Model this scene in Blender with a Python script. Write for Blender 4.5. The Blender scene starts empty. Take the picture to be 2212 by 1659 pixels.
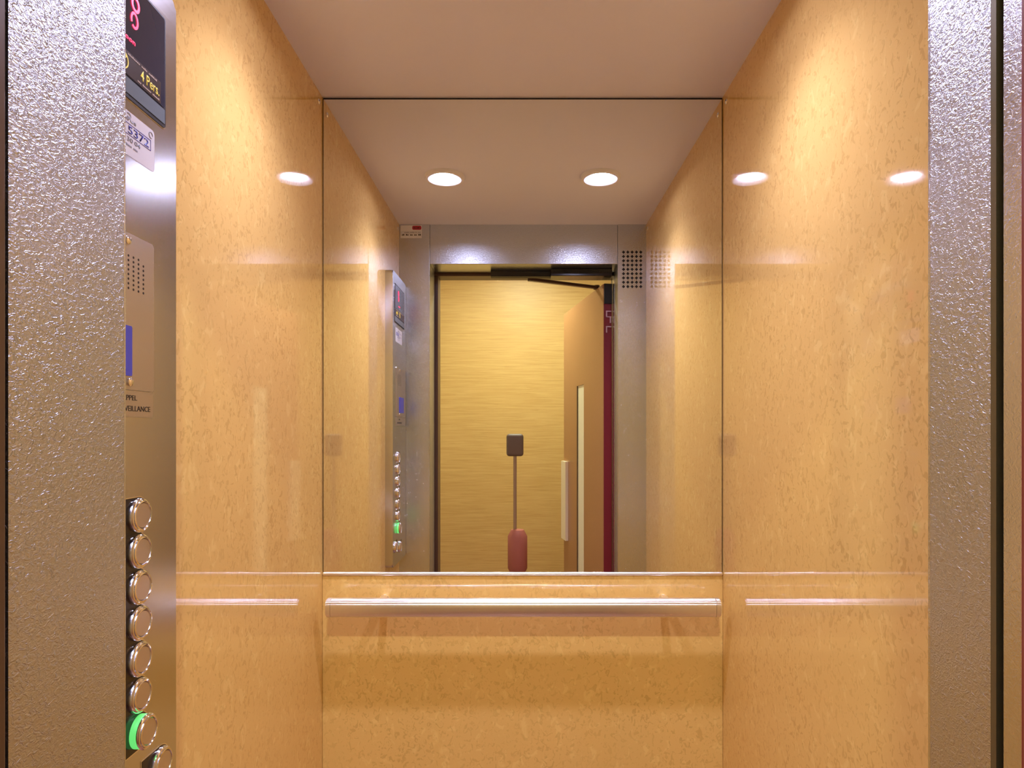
import bpy, bmesh, math, random
from mathutils import Vector, Matrix
random.seed(4)
S = bpy.context.scene
COL = S.collection
PI = math.pi

# ------------------------------------------------------------------ dimensions (metres)
EYE = 1.37                      # lens height; the lens is at x = 0, y = 0, looking along +y
HW = 0.4625                     # half width of the lift car
YB = 1.4971                     # face of the back wall and the mirror
YF = 0.569                      # inner face of the car front
ZC = 2.138                      # car ceiling
ZD = 1.990                      # head of the car opening
XL, XR = -0.348, 0.356          # car opening
ZM = 1.0415                     # bottom edge of the mirror glass
def h(z): return EYE + z        # height measured from eye level

# ------------------------------------------------------------------ materials
def mat(name, color=(.8, .8, .8), rough=.5, metal=0., ior=1.5, emit=None, strength=0., build=None, spec=None):
    m = bpy.data.materials.new(name); m.use_nodes = True
    nt = m.node_tree; b = nt.nodes['Principled BSDF']
    b.inputs['Base Color'].default_value = (*color, 1)
    b.inputs['Roughness'].default_value = rough
    b.inputs['Metallic'].default_value = metal
    b.inputs['IOR'].default_value = ior
    if spec is not None: b.inputs['Specular IOR Level'].default_value = spec
    if emit:
        b.inputs['Emission Color'].default_value = (*emit, 1)
        b.inputs['Emission Strength'].default_value = strength
    if build: build(nt, b)
    return m
def N(nt, t, **kw):
    n = nt.nodes.new(t)
    for k, v in kw.items():
        if k in n.inputs: n.inputs[k].default_value = v
        else: setattr(n, k, v)
    return n
def coords(nt, scale, rot=(0, 0, 0)):
    tc = N(nt, 'ShaderNodeTexCoord'); mp = N(nt, 'ShaderNodeMapping')
    mp.inputs['Scale'].default_value = scale; mp.inputs['Rotation'].default_value = rot
    nt.links.new(tc.outputs['Object'], mp.inputs['Vector'])
    return mp.outputs['Vector']
def noise(nt, vec, scale, detail=2., rough=.5, dist=0.):
    n = N(nt, 'ShaderNodeTexNoise', Scale=scale, Detail=detail, Roughness=rough, Distortion=dist)
    nt.links.new(vec, n.inputs['Vector']); return n.outputs['Fac']
def ramp(nt, fac, stops):
    r = N(nt, 'ShaderNodeValToRGB'); e = r.color_ramp.elements
    while len(e) < len(stops): e.new(.5)
    for k, (p, c) in enumerate(stops):
        e[k].position = p; e[k].color = (*c, 1) if len(c) == 3 else c
    nt.links.new(fac, r.inputs['Fac']); return r.outputs['Color']
def mix(nt, fac, a, b, mode='MIX'):
    m = N(nt, 'ShaderNodeMix', data_type='RGBA', blend_type=mode)
    for k, v in ((0, fac), (6, a), (7, b)):
        if hasattr(v, 'links'): nt.links.new(v, m.inputs[k])
        else: m.inputs[k].default_value = v
    return m.outputs[2]
def bump(nt, b, hgt, strength, dist):
    n = N(nt, 'ShaderNodeBump'); n.inputs['Strength'].default_value = strength; n.inputs['Distance'].default_value = dist
    nt.links.new(hgt, n.inputs['Height']); nt.links.new(n.outputs['Normal'], b.inputs['Normal'])
def math_(nt, op, a, b=0.):
    n = N(nt, 'ShaderNodeMath', operation=op)
    for k, v in ((0, a), (1, b)):
        if hasattr(v, 'links'): nt.links.new(v, n.inputs[k])
        else: n.inputs[k].default_value = v
    return n.outputs[0]

LAM_A, LAM_D, LAM_L = (.78, .512, .170), (.54, .328, .090), (.83, .575, .200)
def laminate(nt, b):
    v = coords(nt, (1, 1, .78), (.6, -.6, 0))
    v2 = coords(nt, (1, 1, .7), (-.5, .5, .3))
    f1 = noise(nt, v, 98, 2.2, .55, 1.1)
    f2 = noise(nt, v2, 52, 2., .5, .8)
    f3 = noise(nt, v, 7, 2., .5)
    d1 = ramp(nt, f1, [(.545, (0, 0, 0)), (.625, (1, 1, 1))])
    d2 = ramp(nt, f2, [(.33, (1, 1, 1)), (.42, (0, 0, 0))])
    msk = ramp(nt, f3, [(.30, (.35, .35, .35)), (.62, (1, 1, 1))])
    base = mix(nt, d2, (*LAM_A, 1), (*LAM_L, 1))
    dk = mix(nt, 1., d1, msk, 'MULTIPLY')
    dk = math_(nt, 'MULTIPLY', dk, .52)
    nt.links.new(mix(nt, dk, base, (*LAM_D, 1)), b.inputs['Base Color'])
def grain_steel(scale, strength, dist):
    def f(nt, b):
        v = coords(nt, (1, .8, 1.15))
        a = noise(nt, v, scale, 1.5, .5, .9)
        rid = math_(nt, 'ABSOLUTE', math_(nt, 'SUBTRACT', a, .5))
        bump(nt, b, rid, strength, dist)
    return f
def brushed(nt, b):
    v = coords(nt, (1, .6, 900))
    a = noise(nt, v, 3, 2, .5)
    r = ramp(nt, a, [(.3, (.19, .19, .19)), (.7, (.23, .23, .23))])
    nt.links.new(r, b.inputs['Roughness'])
def wood(nt, b):
    v = coords(nt, (2.2, 2.2, 60))
    a = noise(nt, v, 2.2, 5, .6, .6)
    c = noise(nt, coords(nt, (1.5, 1.5, 9)), 2.5, 3, .5, .4)
    col = ramp(nt, a, [(.32, (.54, .335, .105)), (.5, (.62, .405, .14)), (.68, (.68, .46, .17))])
    col = mix(nt, math_(nt, 'MULTIPLY', ramp(nt, c, [(.4, (0, 0, 0)), (.7, (1, 1, 1))]), .35), col, (.56, .35, .11, 1))
    nt.links.new(col, b.inputs['Base Color'])
def speckle_floor(nt, b):
    a = noise(nt, coords(nt, (1, 1, 1)), 160, 3, .6)
    nt.links.new(ramp(nt, a, [(.35, (.22, .09, .06)), (.65, (.38, .17, .12))]), b.inputs['Base Color'])
def ceil_tex(nt, b):
    a = noise(nt, coords(nt, (1, 1, 1)), 400, 2, .5)
    bump(nt, b, a, .05, .0005)

M = dict(
    laminate=mat('mottled laminate', LAM_A, .045, 0, 1.75, build=laminate),
    ceiling=mat('white lacquered ceiling', (.78, .78, .86), .45, build=ceil_tex),
    grain=mat('leather grain steel', (.55, .595, .67), .33, 1, build=grain_steel(260, .9, .0017)),
    grain_soft=mat('fine grain steel', (.62, .67, .74), .25, 1, build=grain_steel(260, .5, .0011)),
    brushed=mat('brushed steel', (.60, .61, .63), .25, 1, build=brushed),
    satin=mat('satin steel plate', (.60, .57, .54), .34, 1),
    chrome=mat('polished chrome', (.88, .88, .88), .08, 1),
    alu=mat('satin aluminium', (.92, .91, .90), .32, 1),
    cap=mat('button cap steel', (.66, .62, .60), .36, 1),
    mirror=mat('silvered mirror', (.90, .915, .905), 0.0, 1),
    black=mat('black parts and gap shade', (.006, .006, .007), .5),  # black parts; also paints the shade in gaps and the vent hollow
    blackgloss=mat('black plastic', (.010, .010, .013), .18),
    glassblack=mat('dark display glass', (.030, .038, .075), .07, 0, 1.55),
    brownstrip=mat('brown capacity strip', (.045, .026, .020), .35),
    greybar=mat('grey display bar', (.16, .21, .25), .35),
    yellow=mat('glowing yellow print', (.95, .75, .12), .5, emit=(.95, .75, .12), strength=.25),  # print carries a faint glow of its own
    fineprint=mat('pale fine print', (.62, .50, .42), .5),
    led=mat('red display segments', (.3, .01, .03), .4, emit=(1., .03, .09), strength=2.6),
    paper=mat('white sticker paper', (.80, .82, .88), .4),
    blueink=mat('blue stamp ink', (.05, .06, .42), .5),
    greyink=mat('grey print', (.33, .35, .42), .5),
    darkink=mat('black print', (.02, .015, .012), .5),
    redink=mat('red print', (.45, .03, .06), .5),
    blue=mat('blue plastic card', (.07, .08, .50), .35),
    green=mat('lit green collar', (.15, .55, .18), .3, emit=(.14, .80, .18), strength=.7),
    lens=mat('lit lamp lens', (1, 1, 1), .5, emit=(.96, .935, 1.36), strength=72),
    halllens=mat('lit landing lamp lens', (1, 1, 1), .5, emit=(1.0, 1.03, .80), strength=500),
    bezel=mat('white lamp bezel', (.85, .85, .85), .35),
    wood=mat('yellow wood veneer', (.75, .5, .2), .45, build=wood),
    plaster=mat('cream plaster', (.78, .70, .58), .7),
    leaf=mat('brown door laminate', (.40, .20, .085), .28),
    darkred=mat('dark red paint', (.20, .012, .022), .4),
    frame=mat('dark brown frame paint', (.085, .042, .022), .35),
    olive=mat('olive edge strip', (.16, .135, .075), .4, .6),
    visionglass=mat('frosted glass with painted backlight', (.90, .87, .62), .4),  # pale base colour paints the light coming through from behind
    cream=mat('cream pull plate', (.88, .80, .56), .4),
    pinkmetal=mat('worn pale metal', (.62, .40, .42), .4, .7),
    floor=mat('red brown floor', (.27, .09, .07), .45, build=speckle_floor),
    hallfloor=mat('red brown landing floor', (.27, .10, .08), .4, build=speckle_floor),
    camera_grey=mat('dark camera plastic', (.15, .105, .075), .55),
    polemat=mat('tan pole', (.36, .24, .13), .5),
    grip=mat('dull red grip', (.42, .13, .085), .6),
)

# ------------------------------------------------------------------ mesh helpers
def box(bm, x0, x1, y0, y1, z0, z1, bev=0., seg=2):
    r = bmesh.ops.create_cube(bm, size=1.)
    vs = r['verts']
    for v in vs:
        v.co = Vector(((x0 + x1) / 2 + v.co.x * (x1 - x0), (y0 + y1) / 2 + v.co.y * (y1 - y0), (z0 + z1) / 2 + v.co.z * (z1 - z0)))
    if bev:
        es = list({e for v in vs for e in v.link_edges})
        bmesh.ops.bevel(bm, geom=es, offset=bev, segments=seg, affect='EDGES', profile=.5)
    return bm
def prism(bm, pts, axis_o, ux, uy, un, t):
    """outline pts in (ux, uy), extruded by t along un from axis_o"""
    o, ux, uy, un = map(Vector, (axis_o, ux, uy, un))
    a = [bm.verts.new(o + ux * p + uy * q) for p, q in pts]
    b = [bm.verts.new(o + ux * p + uy * q + un * t) for p, q in pts]
    bm.faces.new(a[::-1]); bm.faces.new(b)
    n = len(pts)
    for i in range(n): bm.faces.new((a[i], a[(i + 1) % n], b[(i + 1) % n], b[i]))
    return bm
def rrect(p0, p1, q0, q1, r, k=5):
    out = []
    for cx, cy, a0 in ((p1 - r, q1 - r, 0), (p0 + r, q1 - r, 90), (p0 + r, q0 + r, 180), (p1 - r, q0 + r, 270)):
        for i in range(k + 1):
            a = math.radians(a0 + 90 * i / k); out.append((cx + r * math.cos(a), cy + r * math.sin(a)))
    return out
def lathe(bm, prof, o, un, seg=40, cap=True):
    """prof: (radius, height along un)"""
    o, un = Vector(o), Vector(un).normalized()
    ux = un.orthogonal().normalized(); uy = un.cross(ux)
    rings = []
    for r, t in prof:
        if r < 1e-6: rings.append([bm.verts.new(o + un * t)]); continue
        rings.append([bm.verts.new(o + un * t + (ux * math.cos(2 * PI * i / seg) + uy * math.sin(2 * PI * i / seg)) * r) for i in range(seg)])
    for A, B in zip(rings, rings[1:]):
        for i in range(seg):
            j = (i + 1) % seg
            if len(A) == 1 and len(B) == 1: continue
            if len(A) == 1: bm.faces.new((A[0], B[j], B[i])) if False else bm.faces.new((A[0], B[i], B[j]))
            elif len(B) == 1: bm.faces.new((A[i], A[j], B[0]))
            else: bm.faces.new((A[i], A[j], B[j], B[i]))
    return bm
def tube(bm, a, b, r, seg=16):
    a, b = Vector(a), Vector(b)
    L = (b - a).length
    return lathe(bm, [(0, 0), (r, 0), (r, L), (0, L)], a, b - a, seg)
def obj(name, bm, m, parent=None, smooth=False, ang=35, label=None):
    me = bpy.data.meshes.new(name)
    bmesh.ops.recalc_face_normals(bm, faces=bm.faces)
    bm.to_mesh(me); bm.free()
    me.materials.append(M[m])
    if smooth:
        for p in me.polygons: p.use_smooth = True
        me.set_sharp_from_angle(angle=math.radians(ang))
    o = bpy.data.objects.new(name, me); COL.objects.link(o)
    if parent:
        o.parent = parent
        if parent.type == 'EMPTY': o.matrix_parent_inverse = parent.matrix_basis.inverted()
    if label: o['label'] = label
    return o
def B(name, m, parent, *a, label=None, **k):
    return obj(name, box(bmesh.new(), *a, **k), m, parent, label=label)
def empty(name, loc=(0, 0, 0)):
    o = bpy.data.objects.new(name, None); COL.objects.link(o); o.location = loc; o.empty_display_size = .05
    return o
def thing(name, label, cat, loc=(0, 0, 0), group=None):
    return tag(empty(name, loc), label, cat, group)
def tag(o, label, cat, group=None):
    o['label'] = label; o['category'] = cat
    if group: o['group'] = group
    return o
def struct(o, label=None):
    o['kind'] = 'structure'
    if label: o['label'] = label
    return o
def text(name, s, m, parent, loc, xdir, ydir, height, width=None, align='LEFT', bold=0., thick=.00025):
    """flat lettering: cap height in metres, optional overall width; loc = baseline start (or end when RIGHT)"""
    cu = bpy.data.curves.new(name, 'FONT'); cu.body = s; cu.size = 1.; cu.align_x = 'LEFT'; cu.offset = bold
    cu.resolution_u = 4
    t = bpy.data.objects.new(name, cu); COL.objects.link(t)
    bpy.context.view_layer.update()
    me = bpy.data.meshes.new_from_object(t.evaluated_get(bpy.context.evaluated_depsgraph_get()))
    bpy.data.objects.remove(t); bpy.data.curves.remove(cu)
    bm = bmesh.new(); bm.from_mesh(me); bpy.data.meshes.remove(me)
    x0 = min(v.co.x for v in bm.verts); x1 = max(v.co.x for v in bm.verts)
    sy = height / .70; sx = (width / (x1 - x0)) if width else sy
    xd, yd = Vector(xdir), Vector(ydir); nd = xd.cross(yd); loc = Vector(loc)
    sh = (x1 - x0) * sx if align == 'RIGHT' else 0
    bmesh.ops.remove_doubles(bm, verts=bm.verts, dist=1e-6)
    g = bmesh.ops.extrude_face_region(bm, geom=bm.faces[:])
    top = {v for v in g['geom'] if isinstance(v, bmesh.types.BMVert)}
    for v in bm.verts:
        z = thick if v in top else 0
        v.co = loc + xd * ((v.co.x - x0) * sx - sh) + yd * (v.co.y * sy) + nd * z
    return obj(name, bm, m, parent)

def tiny_print(name, words, m, parent, loc, xdir, ydir, height, width, thick=.00025):
    """print too small to read: one uneven run of short strokes per word"""
    bm = bmesh.new(); xd, yd, loc = Vector(xdir), Vector(ydir), Vector(loc)
    total = sum(words) + len(words) - 1; u = width / total; p = 0
    for n in words:
        for k in range(n):
            t = height * random.choice((.72, .72, 1.)); a = (p + k + .12) * u; b = (p + k + .88) * u
            prism(bm, [(a, 0), (b, 0), (b, t), (a, t)], loc, xd, yd, xd.cross(yd), thick)
        p += n + 1
    return obj(name, bm, m, parent)
# ------------------------------------------------------------------ lift car shell
struct(B('floor', 'floor', None, -HW, HW, .4385, YB, -.02, 0.), 'red brown speckled floor of the lift car')
struct(B('ceiling', 'ceiling', None, -HW - .02, HW + .02, YF - .02, YB + .03, ZC, ZC + .02), 'plain white lacquered lift ceiling')
wl = struct(B('wall_left', 'laminate', None, -HW - .02, -HW, YF, YB + .03, 0., ZC), 'glossy mottled orange laminate wall behind the button panel')
wr = struct(B('wall_right', 'laminate', None, HW, HW + .02, YF, YB + .03, 0., ZC), 'glossy mottled orange laminate wall without a button panel')
bm = bmesh.new()
box(bm, -HW, HW, YB + .006, YB + .03, 0., ZC)
wb = struct(obj('wall_back', bm, 'laminate'), 'glossy mottled orange laminate back wall below the mirror')
B('lower_panel', 'laminate', wb, -HW + .0006, HW - .0006, YB, YB + .0058, 0., ZM - .0092)
def screw(parent, p, n):
    o = obj('screw', lathe(bmesh.new(), [(.0062, 0), (.0062, .002), (.0045, .0036), (.0018, .004), (.0014, .0026), (0, .0026)], p, n, 20), 'chrome', parent, True, label='small chrome screw head')
for y in (1.466, .604):
    screw(wl, (-HW, y, h(.742)), (1, 0, 0)); screw(wr, (HW, y, h(.742)), (-1, 0, 0))

# mirror, its ledge and the dark gap around it
mr = thing('mirror', 'wide frameless mirror on the back wall above the handrail', 'mirror', (0, YB, ZM))
B('glass', 'mirror', mr, -HW + .0024, HW - .0024, YB, YB + .004, ZM, ZC - .0055)
B('gap_shade_sheet', 'black', mr, -HW + .0001, HW - .0001, YB + .0041, YB + .0059, ZM, ZC - .0001)  # black sheet painting the shade in the gap around the glass
B('support_ledge', 'alu', mr, -HW + .0008, HW - .0008, YB - .005, YB + .0058, ZM - .0088, ZM - .0003, bev=.0036, seg=5, label='bright aluminium ledge')

# car front seen in the mirror: two grained steel returns and the head panel
wf = struct(empty('wall_front', (0, YF, 0)), 'grey grained steel front of the lift car around the opening')
obj('return_panel', box(bmesh.new(), -HW - .02, XL, YF - .0030, YF, 0, ZC, bev=.0012, seg=3), 'grain_soft', wf)
obj('reveal_panel', box(bmesh.new(), XL - .05, XL, .4385, YF - .0031, 0, ZC), 'grain', wf)
def return_with_vent(bm, x0, x1, y0, y1, z0, z1, cx, cz, p, nx, nz, r):
    gx0 = cx - p / 2; gx1 = cx + (nx - .5) * p; gz1 = cz + p / 2; gz0 = cz - (nz - .5) * p
    xs = [x0] + [gx0 + i * p for i in range(nx + 1)] + [x1]
    zs = [z0] + [gz0 + i * p for i in range(nz + 1)] + [z1]
    V = {}
    def v(x, y, z):
        k = (round(x, 6), round(y, 6), round(z, 6))
        if k not in V: V[k] = bm.verts.new(k)
        return V[k]
    for i in range(len(xs) - 1):
        for j in range(len(zs) - 1):
            a, b, c, d = xs[i], xs[i + 1], zs[j], zs[j + 1]
            if 0 < i < len(xs) - 2 and 0 < j < len(zs) - 2:
                mx, mz = (a + b) / 2, (c + d) / 2
                q = .45 * r     # concave four pointed hole
                st = [(mx + r, mz), (mx + q, mz + q), (mx, mz + r), (mx - q, mz + q), (mx - r, mz), (mx - q, mz - q), (mx, mz - r), (mx + q, mz - q)]
                ot = [((b, mz)), (b, d), (mx, d), (a, d), (a, mz), (a, c), (mx, c), (b, c)]
                for k in range(8):
                    n = (k + 1) % 8
                    bm.faces.new((v(ot[k][0], y1, ot[k][1]), v(ot[n][0], y1, ot[n][1]), v(st[n][0], y1, st[n][1]), v(st[k][0], y1, st[k][1])))
                    bm.faces.new((v(st[k][0], y1, st[k][1]), v(st[n][0], y1, st[n][1]), v(st[n][0], y1 - .0015, st[n][1]), v(st[k][0], y1 - .0015, st[k][1])))
            else:
                bm.faces.new((v(a, y1, c), v(b, y1, c), v(b, y1, d), v(a, y1, d)))
    for f in ([(x0, y0, z0), (x0, y1, z0), (x0, y1, z1), (x0, y0, z1)],
              [(x1, y0, z0), (x1, y1, z0), (x1, y1, z1), (x1, y0, z1)], [(x0, y0, z0), (x1, y0, z0), (x1, y1, z0), (x0, y1, z0)], [(x0, y0, z1), (x1, y0, z1), (x1, y1, z1), (x0, y1, z1)]):
        bm.faces.new([bm.verts.new(p_) for p_ in f])
    return bm
bm = return_with_vent(bmesh.new(), XR, HW + .02, YF - .0030, YF, 0, ZC, .3775, h(.664), .0161, 5, 9, .0066)
obj('return_panel', bm, 'grain_soft', wf)
B('vent_backing', 'black', wf, XR + .0102, HW, YF - .012, YF - .0035, h(.50), h(.70), label='black block painting the dark hollow behind the vent holes')  # added black block, paints the shade inside the hollow
obj('reveal_panel', box(bmesh.new(), XR, XR + .010, .493, YF - .0031, 0, ZC), 'grain', wf)
B('lintel_panel', 'grain_soft', wf, XL + .0006, XR - .0006, .4385, YF - .002, ZD, ZC, bev=.0012)
struct(B('trim_1', 'olive', None, XR, XR + .04, .4872, .4928, 0, ZD + .1), 'olive edge strip beside the black sill gap')
struct(B('trim_2', 'black', None, XR + .008, XR + .04, .481, .487, 0, ZD + .1), 'black fill painting the dark shaft gap between car and landing frame')  # solid fill, its black stands for the shade in the gap
struct(B('trim_3', 'grain_soft', None, XR, XR + .04, .4225, .4806, 0, ZD + .1, bev=.001), 'grained steel strip of the landing frame')
struct(B('trim_4', 'black', None, XL - .05, XL - .006, .4222, .4384, 0, ZD + .1), 'black fill painting the dark shaft gap beside the left reveal')  # solid black fill in place of the shaded gap

# ------------------------------------------------------------------ handrail
hr = thing('handrail', 'brushed metal handrail on the back wall under the mirror', 'handrail', (0, YB, .977))
YR, ZR = YB - .065, .977
def rail_profile(s=1.):
    pts = []
    n = 96
    for i in range(n):
        a = 2 * PI * i / n
        c, si = math.cos(a), math.sin(a)
        e = 2 / 2.6
        y = .0165 * math.copysign(abs(c) ** e, c); z = .0208 * math.copysign(abs(si) ** e, si)
        dg = math.degrees(a) % 360
        g = 1.
        for ctr in (112, 132, 150):                      # grooves along the upper front
            g -= .05 * math.exp(-((dg - ctr) / 3.2) ** 2)
        pts.append((y * g * s, z * g * s))
    return pts
obj('rail', prism(bmesh.new(), rail_profile(), (-.421, YR, ZR), (0, 1, 0), (0, 0, 1), (1, 0, 0), .845), 'alu', hr, True, 30)
for x0, sg in ((-.4215, -1), (.4245, 1)):
    bm = bmesh.new()
    prism(bm, rail_profile(1.012), (x0, YR, ZR), (0, 1, 0), (0, 0, 1), (sg, 0, 0), .0082)
    prism(bm, rail_profile(.90), (x0 + sg * .0082, YR, ZR), (0, 1, 0), (0, 0, 1), (sg, 0, 0), .0026)
    obj('end_cap', bm, 'alu', hr, True, 30)
for x in (-.318, .324):
    bm = bmesh.new()
    box(bm, x - .008, x + .008, YR + .006, YB - .003, ZR - .004, ZR + .0125, bev=.003)
    br = obj('bracket', bm, 'alu', hr)
    obj('wall_plate', lathe(bmesh.new(), [(0, 0), (.0095, 0), (.0095, .003), (0, .003)], (x, YB, ZR + .003), (0, -1, 0), 28), 'alu', br, True)

# ------------------------------------------------------------------ ceiling lamps
def lamp(loc, label, lens, group, k=1.):
    t = thing('ceiling_downlight', label, 'ceiling light', loc, group)
    x, y, z = loc
    obj('bezel', lathe(bmesh.new(), [(.0312, 0), (.060, 0), (.060, .005), (.0575, .0113), (.0515, .0121), (.0500, .0115), (.0312, .0022), (.0312, 0)], (x, y, z), (0, 0, -1), 48), 'bezel', t, True)
    obj('lens', lathe(bmesh.new(), [(.0311, .0003), (.0311, .0012), (0, .0012)], (x, y, z), (0, 0, -1), 48), lens, t, label='glowing round lens')
    L = bpy.data.lights.new('downlight_bulb', 'SPOT'); L.energy = 15.5; L.color = (.96 / 1.38, .935 / 1.38, .985)
    L.energy *= 1.38; L.shadow_soft_size = .028; L.spot_size = math.radians(130); L.spot_blend = 1.
    q = bpy.data.objects.new('downlight_bulb', L); COL.objects.link(q); q.location = (0, 0, -.010); q.parent = t
lamp((-.236, 1.032, ZC), 'round ceiling downlight nearer the button panel wall, left of the two in the mirror', 'lens', 'lift ceiling downlights')
lamp((.236, 1.032, ZC), 'round ceiling downlight farther from the button panel, right of the two in the mirror', 'lens', 'lift ceiling downlights')

# ------------------------------------------------------------------ button panel on the left wall
XP = -.4365
cp = thing('button_panel', 'tall brushed steel lift button panel on the left wall', 'control panel', (-HW, .69, .90))
bm = bmesh.new()
prism(bm, rrect(.5715, .8163, h(-.466), h(.539), .012), (-HW + .0002, 0, 0), (0, 1, 0), (0, 0, 1), (1, 0, 0), XP + HW - .0002)
fe = [e for e in bm.edges if all(abs(v.co.x - XP) < 1e-5 for v in e.verts)]
bmesh.ops.bevel(bm, geom=fe, offset=.0028, segments=4, affect='EDGES')
obj('plate', bm, 'brushed', cp, True, 40)
EX = (1, 0, 0); EY = (0, 1, 0); EZ = (0, 0, 1)
def slab(name, m, parent, y0, y1, z0, z1, x0, t, r=.002, bev=0., label=None):
    bm = prism(bmesh.new(), rrect(y0, y1, h(z0), h(z1), r), (x0, 0, 0), EY, EZ, EX, t)
    if bev:
        fe = [e for e in bm.edges if all(abs(v.co.x - x0 - t) < 1e-6 for v in e.verts)]
        bmesh.ops.bevel(bm, geom=fe, offset=bev, segments=2, affect='EDGES')
    return obj(name, bm, m, parent, label=label)
# display window
dw = slab('display_window', 'black', cp, .612, .7895, .366, .500, XP, .0016, .004)
slab('bright_rim', 'chrome', dw, .6110, .7905, .3648, .5012, XP, .0009, .0045)
slab('screen', 'glassblack', dw, .6155, .7868, .3895, .4975, XP + .0016, .0005, .003, label='dark glass screen')
slab('capacity_strip', 'brownstrip', dw, .6165, .7775, .3905, .4165, XP + .0021, .0003, .001, label='brown strip with yellow lettering')
slab('lower_bar', 'greybar', dw, .6155, .7868, .3705, .3878, XP + .0016, .0006, .001, label='grey bar')
XT = XP + .0025
text('lettering', '4 Pers.', 'yellow', dw, (XT, .7362, h(.3978)), EY, EZ, .0118, .0375, bold=.003)
tiny_print('fine_print', (3, 7, 6), 'fineprint', dw, (XT, .7300, h(.3925)), EY, EZ, .0022, .0440)
tiny_print('fine_print', (8, 2, 6, 2, 2, 8, 4, 6), 'fineprint', dw, (XT, .6400, h(.4125)), EY, EZ, .0022, .1290)
bm = lathe(bmesh.new(), [(.0082, 0), (.0082, .0003), (.0096, .0003), (.0096, 0), (.0082, 0)], (XT, .7040, h(.4035)), EX, 36)
prism(bm, [(-.0063, -.0049), (-.0049, -.0063), (.0063, .0049), (.0049, .0063)], (XT, .7040, h(.4035)), EY, EZ, EX, .0003)
obj('pictogram', bm, 'yellow', dw, label='yellow ring pictogram')
bm = bmesh.new()
def ring2(bm, cy, cz, ry, rz, w, a0=0, a1=360, k=28):
    prev = None
    for i in range(k + 1):
        a = math.radians(a0 + (a1 - a0) * i / k)
        c, s = math.cos(a), math.sin(a)
        q = [bm.verts.new((XT + t, cy + (ry + d) * c, h(cz) + (rz + d) * s)) for t, d in ((0, -w / 2), (0, w / 2), (.0004, w / 2), (.0004, -w / 2))]
        if prev:
            for n in range(4): bm.faces.new((prev[n], prev[(n + 1) % 4], q[(n + 1) % 4], q[n]))
        prev = q
ring2(bm, .7265, .4760, .0062, .0072, .0034)
ring2(bm, .7245, .4570, .0058, .0080, .0028, -128, 208)
obj('digit', bm, 'led', dw, label='glowing red display digit')
text('red_lettering', 'ooon', 'led', dw, (XT, .7010, h(.4295)), EY, EZ, .0052, .0250, bold=.01)

# service sticker
st = slab('sticker', 'paper', None, .652, .7677, .3035, .3525, XP + .0001, .0003, .005)
tag(st, 'white service sticker with a blue stamped number under the display', 'sticker')
XS = XP + .0005
bx = bmesh.new()
for a in ((.664, .7600, .3265, .3271), (.664, .7600, .3385, .3391), (.7594, .7600, .3265, .3391)):
    box(bx, XS, XS + .0002, a[0], a[1], h(a[2]), h(a[3]))
obj('number_frame', bx, 'blueink', st)
text('stamped_number', '15372', 'blueink', st, (XS, .7090, h(.3285)), EY, EZ, .0086, .0465, bold=.008)
text('phone_number', '08 30 04', 'greyink', st, (XS, .7000, h(.3195)), EY, EZ, .0050, .0390, bold=.012)
tiny_print('fine_print', (7, 3), 'greyink', st, (XS, .7040, h(.3138)), EY, EZ, .0022, .0300)
text('brand_lettering', 'aerus', 'greyink', st, (XS, .7030, h(.3418)), EY, EZ, .0046, .0280, bold=.008)
bm = bmesh.new()
_x = XT; XT = XS
ring2(bm, .7175, .3478, .0034, .0024, .0013, -140, 130, 20)
XT = _x
obj('logo', bm, 'greyink', st)
bm = bmesh.new(); XT = XS
ring2(bm, .7600, .3452, .0036, .0034, .0006, 0, 300, 20); XT = _x
obj('small_mark', bm, 'greyink', st)

# intercom plate
ic = slab('intercom_plate', 'satin', cp, .600, .7622, .0440, .2165, XP, .0030, .003, .0008)
bm = bmesh.new()
for c, y in enumerate((.6847, .6940, .7033, .7126, .7219, .7313, .7407)):
    for r in range(8):
        if c in (0, 6) and r == 0: continue
        lathe(bm, [(.0014, 0), (.0014, .0002), (0, .0002)], (XP + .0030, y, h(.1915 - .0051 * r)), EX, 12)
sp = obj('speaker_holes', bm, 'black', ic, label='rows of small dark speaker holes')
slab('blue_card', 'blue', ic, .640, .7165, .0590, .1140, XP + .0030, .0020, .002, label='blue card')
obj('screw', lathe(bmesh.new(), [(.0048, 0), (.0048, .0015), (.0030, .0028), (0, .0030)], (XP + .003, .7150, h(.0525)), EX, 20), 'chrome', ic, True, label='chrome screw')
obj('screw', lathe(bmesh.new(), [(.0048, 0), (.0048, .0015), (.0030, .0028), (0, .0030)], (XP + .003, .7110, h(.2080)), EX, 20), 'chrome', ic, True, label='chrome screw')
np_ = slab('engraved_plate', 'satin', cp, .600, .7605, .0140, .0428, XP, .0028, .001)
XN = XP + .0028
text('lettering', 'APPEL', 'darkink', np_, (XN, .7288, h(.0325)), EY, EZ, .0058, .0270, align='RIGHT')
text('lettering', 'TELESURVEILLANCE', 'darkink', np_, (XN, .7545, h(.0205)), EY, EZ, .0060, .0860, align='RIGHT')

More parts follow.
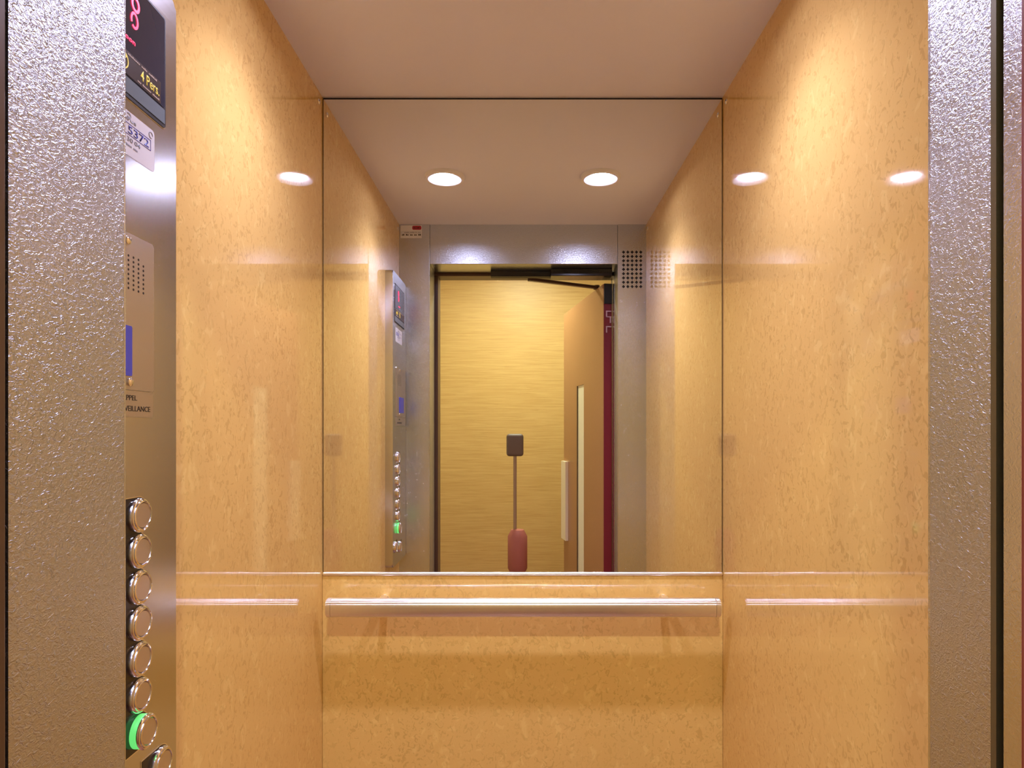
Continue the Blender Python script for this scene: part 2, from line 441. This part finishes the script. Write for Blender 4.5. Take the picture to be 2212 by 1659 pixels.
# push buttons: black surround, chrome bezel, steel cap
def push_button(y, z, lit=False):
    bm = bmesh.new()
    out = []
    R = .0205; Lf = .038
    for i in range(17):
        a = math.radians(-90 + 180 * i / 16); out.append((y + R * math.cos(a), h(z) + R * math.sin(a)))
    out += [(y - Lf, h(z) + R), (y - Lf, h(z) - R)]
    prism(bm, out, (XP, 0, 0), EY, EZ, EX, .0006)
    u = obj('floor_button', bm, 'blackgloss', cp, label='push button on a black plate')
    q = R + .0011
    rim = [(y + q * math.cos(math.radians(-90 + 180 * i / 16)), h(z) + q * math.sin(math.radians(-90 + 180 * i / 16))) for i in range(17)]
    rim += [(y - Lf - .0011, h(z) + q), (y - Lf - .0011, h(z) - q)]
    obj('plate_edge', prism(bmesh.new(), rim, (XP, 0, 0), EY, EZ, EX, .0005), 'chrome', u)
    d = .0062 if lit else 0.
    if lit:
        obj('lit_collar', lathe(bmesh.new(), [(.0186, .0004), (.0186, .0070), (.0150, .0074)], (XP, y, h(z)), EX, 40), 'green', u, True, label='glowing green collar')
    p = [(.0196, .0004 + d), (.0196, .0034 + d), (.0186, .0050 + d), (.0172, .0054 + d), (.0168, .0066 + d), (.0152, .0070 + d), (.0144, .0056 + d), (.0144, .0050 + d)]
    if lit: p[0] = (.0180, .0070)
    obj('bezel_ring', lathe(bmesh.new(), p, (XP, y, h(z)), EX, 48), 'chrome', u, True, 50)
    obj('cap', lathe(bmesh.new(), [(.01435, .0046 + d), (.0138, .0060 + d), (0, .0063 + d)], (XP, y, h(z)), EX, 48), 'cap', u, True)
for k in range(6): push_button(.7352, -.0972 - .0408 * k)
push_button(.7362, -.3425, True)
push_button(.7795, -.4010)
push_button(.7000, -.4140)

# ------------------------------------------------------------------ sticker on the car front (seen in the mirror)
sk = B('sticker', 'paper', None, -.4570, -.3775, YF - .0003, YF + .0004, h(.7165), h(.7640))
tag(sk, 'white notice sticker with red box high on the steel front, seen in the mirror', 'sticker')
MX = (-1, 0, 0); ys = YF + .0005
bm = bmesh.new(); prism(bm, rrect(-.4130, -.3790, h(.7475), h(.7625), .005), (0, ys, 0), EX, EZ, EY, .0002)
obj('red_box', bm, 'redink', sk, label='red rounded box')
bm = bmesh.new()
for a in ((-.4540, -.3800, h(.7405), h(.7412)), (-.4540, -.3800, h(.7342), h(.7349)), (-.4540, -.4532, h(.7342), h(.7412))): box(bm, a[0], a[1], ys, ys + .0002, a[2], a[3])
obj('ruled_box', bm, 'greyink', sk)
tiny_print('lettering', (4, 2, 6, 7), 'greyink', sk, (-.3815, ys, h(.7360)), MX, EZ, .0035, .062)
tiny_print('lettering', (2, 2, 2, 2, 2), 'darkink', sk, (-.3805, ys, h(.7260)), MX, EZ, .0055, .072)
tiny_print('lettering', (4, 3), 'darkink', sk, (-.3860, ys + .0003, h(.7530)), MX, EZ, .0040, .022)

# ------------------------------------------------------------------ landing behind the camera (seen in the mirror)
HX0, HX1, HY0, HZ = -1.05, .95, -1.0, 2.45
struct(B('floor_landing', 'hallfloor', None, HX0, HX1, HY0, .4384, -.02, 0), 'red brown landing floor')
struct(B('ceiling_landing', 'ceiling', None, HX0, HX1, HY0, .42, HZ, HZ + .02), 'white landing ceiling')
struct(B('wall_landing_back', 'wood', None, HX0, HX1, HY0 - .02, HY0, 0, HZ), 'yellow horizontally grained wood wall opposite the lift, seen in the mirror')
struct(B('wall_landing_left', 'plaster', None, HX0 - .02, HX0, HY0, .42, 0, HZ), 'cream landing wall')
struct(B('wall_landing_right', 'plaster', None, HX1, HX1 + .02, HY0, .42, 0, HZ), 'cream landing wall')
bm = bmesh.new()
box(bm, HX0, -.402, .37, .42, 0, HZ); box(bm, .442, HX1, .37, .42, 0, HZ); box(bm, -.402, .442, .37, .42, 2.102, HZ)
struct(obj('wall_landing_front', bm, 'plaster'), 'cream landing wall around the lift door frame')
lf = struct(empty('door_frame', (0, .40, 0)), 'dark brown frame of the landing door')
obj('jamb', box(bmesh.new(), -.40, -.336, .345, .4218, 0, h(.6095), bev=.0016), 'frame', lf)
obj('jamb', box(bmesh.new(), .3605, .44, .345, .4218, 0, h(.6095), bev=.0016), 'frame', lf)
obj('head', box(bmesh.new(), -.40, .44, .345, .4218, h(.6097), 2.10, bev=.0016), 'frame', lf)

dr = struct(empty('door_1', (.322, .418, 0)), 'brown landing door standing open, seen in the mirror')
A0, A1 = Vector((.322, .418, 0)), Vector((.208, -.272, 0))
du = (A1 - A0).normalized(); dn = Vector((-du.y, du.x, 0))       # dn points away from the inner face
if dn.x < 0: dn = -dn
LW = (A1 - A0).length
def dslab(bm, s0, s1, n0, n1, z0, z1):
    pts = [(s0, n0), (s1, n0), (s1, n1), (s0, n1)]
    prism(bm, pts, (A0.x, A0.y, z0), du, dn, EZ, z1 - z0); return bm
ZT = h(.580)
vs0, vs1, vz0, vz1 = .440 * LW, .620 * LW, .42, h(.2015)
bm = bmesh.new()
dslab(bm, .002, vs0, 0, .0335, .01, ZT); dslab(bm, vs1, LW, 0, .0335, .01, ZT)
dslab(bm, vs0, vs1, 0, .0335, .01, vz0); dslab(bm, vs0, vs1, 0, .0335, vz1, ZT)
obj('leaf', bm, 'leaf', dr)
obj('hinge_edge', dslab(bmesh.new(), -.001, .0019, .0004, .0332, .01, ZT - .002), 'darkred', dr, label='dark red door edge')
bm = bmesh.new()
dslab(bm, vs0 + .0005, vs1 - .0005, .003, .020, vz0 + .0005, vz1 - .0005)
vp = obj('vision_panel', bm, 'visionglass', dr, label='narrow glass panel with light from behind painted pale')
bm = bmesh.new()
dslab(bm, vs1 - .010, vs1 - .0006, -.001, .0029, vz0 + .001, vz1 - .001)
obj('shadow_edge', bm, 'frame', vp)  # dark strip painting the shadow along one edge of the glass
bm = bmesh.new()
dslab(bm, .868 * LW, LW + .001, -.014, -.0002, h(-.545), h(-.157))
obj('pull_plate', bm, 'cream', dr, label='cream pull plate')
hg = obj('hinge', dslab(bmesh.new(), -.0065, -.0012, .001, .0325, h(.500), h(.5795)), 'black', dr, label='black hinge block')
bm = bmesh.new()
for z, a in ((.468, 0), (.446, 1), (.407, 0)):
    dslab(bm, -.0055, -.0012, .008, .030, h(z), h(z) + .004)
    dslab(bm, -.0055, -.0012, .008 + a * .016, .013 + a * .016, h(z) - .022, h(z))
obj('latch_clip', bm, 'pinkmetal', dr, label='pale metal clip')

dc = thing('door_closer', 'black door closer and arm at the head of the landing door, seen in the mirror', 'door closer', (.2, .45, h(.62)))
bm = bmesh.new()
box(bm, .109, .345, .428, .500, h(.592), h(.6195), bev=.002)
obj('body', bm, 'blackgloss', dc)
B('slide_rail', 'black', dc, -.125, .1088, .428, .462, h(.5985), h(.6195), bev=.001)
pa, pb = Vector((.030, .395, h(.602))), Vector((.3065, .312, h(.588)))
d = (pb - pa).normalized(); sd = d.cross(Vector(EZ)).normalized(); up = sd.cross(d)
bm = prism(bmesh.new(), rrect(-.009, .009, -.006, .006, .002), pa, sd, up, d, (pb - pa).length)
ar = obj('arm', bm, 'frame', dc)
obj('arm_pivot', lathe(bmesh.new(), [(0, 0), (.013, 0), (.013, .016), (0, .016)], (pb.x, pb.y, ZT + .0002), EZ, 24), 'frame', ar, True)
obj('arm_pivot', lathe(bmesh.new(), [(0, 0), (.010, 0), (.010, .016), (0, .016)], (pa.x, pa.y, h(.596)), EZ, 24), 'frame', ar, True)
ld = thing('landing_downlight', 'round ceiling downlight on the landing outside the lift', 'ceiling light', (0, -.26, HZ))
obj('bezel', lathe(bmesh.new(), [(.0605, 0), (.075, 0), (.075, .004), (.071, .0085), (.0615, .0092), (.0605, .0085), (.0605, 0)], (0, -.26, HZ), (0, 0, -1), 48), 'bezel', ld, True)
obj('lens', lathe(bmesh.new(), [(.0604, .0003), (.0604, .0012), (0, .0012)], (0, -.26, HZ), (0, 0, -1), 48), 'halllens', ld, label='glowing round lens')

# the photographer's camera on its stand, seen only in the mirror
cs = thing('camera_stand', 'small dark camera on a slim stand with a red grip, seen in the mirror', 'camera', (-.036, -.05, 0))
cx, cy = -.036, -.05
obj('camera_body', box(bmesh.new(), cx - .040, cx + .040, cy - .018, cy + .018, h(-.125), h(-.020), bev=.014, seg=4), 'camera_grey', cs, True)
obj('pole', tube(bmesh.new(), (cx, cy, h(-.47)), (cx, cy, h(-.124)), .008), 'polemat', cs, True)
obj('grip', lathe(bmesh.new(), [(0, 0), (.036, 0), (.046, .02), (.046, .17), (.030, .20), (0, .205)], (cx + .012, cy, h(-.67)), EZ, 32), 'grip', cs, True, label='dull red grip')
bm = bmesh.new()
tube(bm, (cx + .012, cy, .30), (cx + .012, cy, h(-.668)), .012)
for k in range(3):
    a = math.radians(90 + 120 * k + 180)
    tube(bm, (cx + .012, cy, .34), (cx + .012 + .16 * math.cos(a), cy + .16 * math.sin(a), .003), .009)
obj('tripod_legs', bm, 'camera_grey', cs, True)

# ------------------------------------------------------------------ world, camera, look
w = bpy.data.worlds.new('World'); S.world = w; w.use_nodes = True
w.node_tree.nodes['Background'].inputs['Color'].default_value = (0, 0, 0, 1)
w.node_tree.nodes['Background'].inputs['Strength'].default_value = 0

cam = bpy.data.cameras.new('camera'); co = bpy.data.objects.new('camera', cam); COL.objects.link(co)
co.location = (0, 0, EYE); co.rotation_euler = (PI / 2, 0, 0)
cam.sensor_fit = 'HORIZONTAL'; cam.sensor_width = 36.
cam.lens = 1400 / 2212 * 36.
cam.shift_x = -(1129 - 1106) / 2212
cam.shift_y = (928 - 829.5) / 2212
cam.clip_start = .01
S.camera = co

S.view_settings.view_transform = 'Standard'; S.view_settings.look = 'None'
S.view_settings.gamma = 1.; S.view_settings.use_curve_mapping = False
S.view_settings.exposure = 0.36
cy_ = S.cycles
cy_.use_denoising = True
cy_.max_bounces = 12; cy_.diffuse_bounces = 7; cy_.glossy_bounces = 10
cy_.sample_clamp_indirect = 80.
cy_.blur_glossy = .3
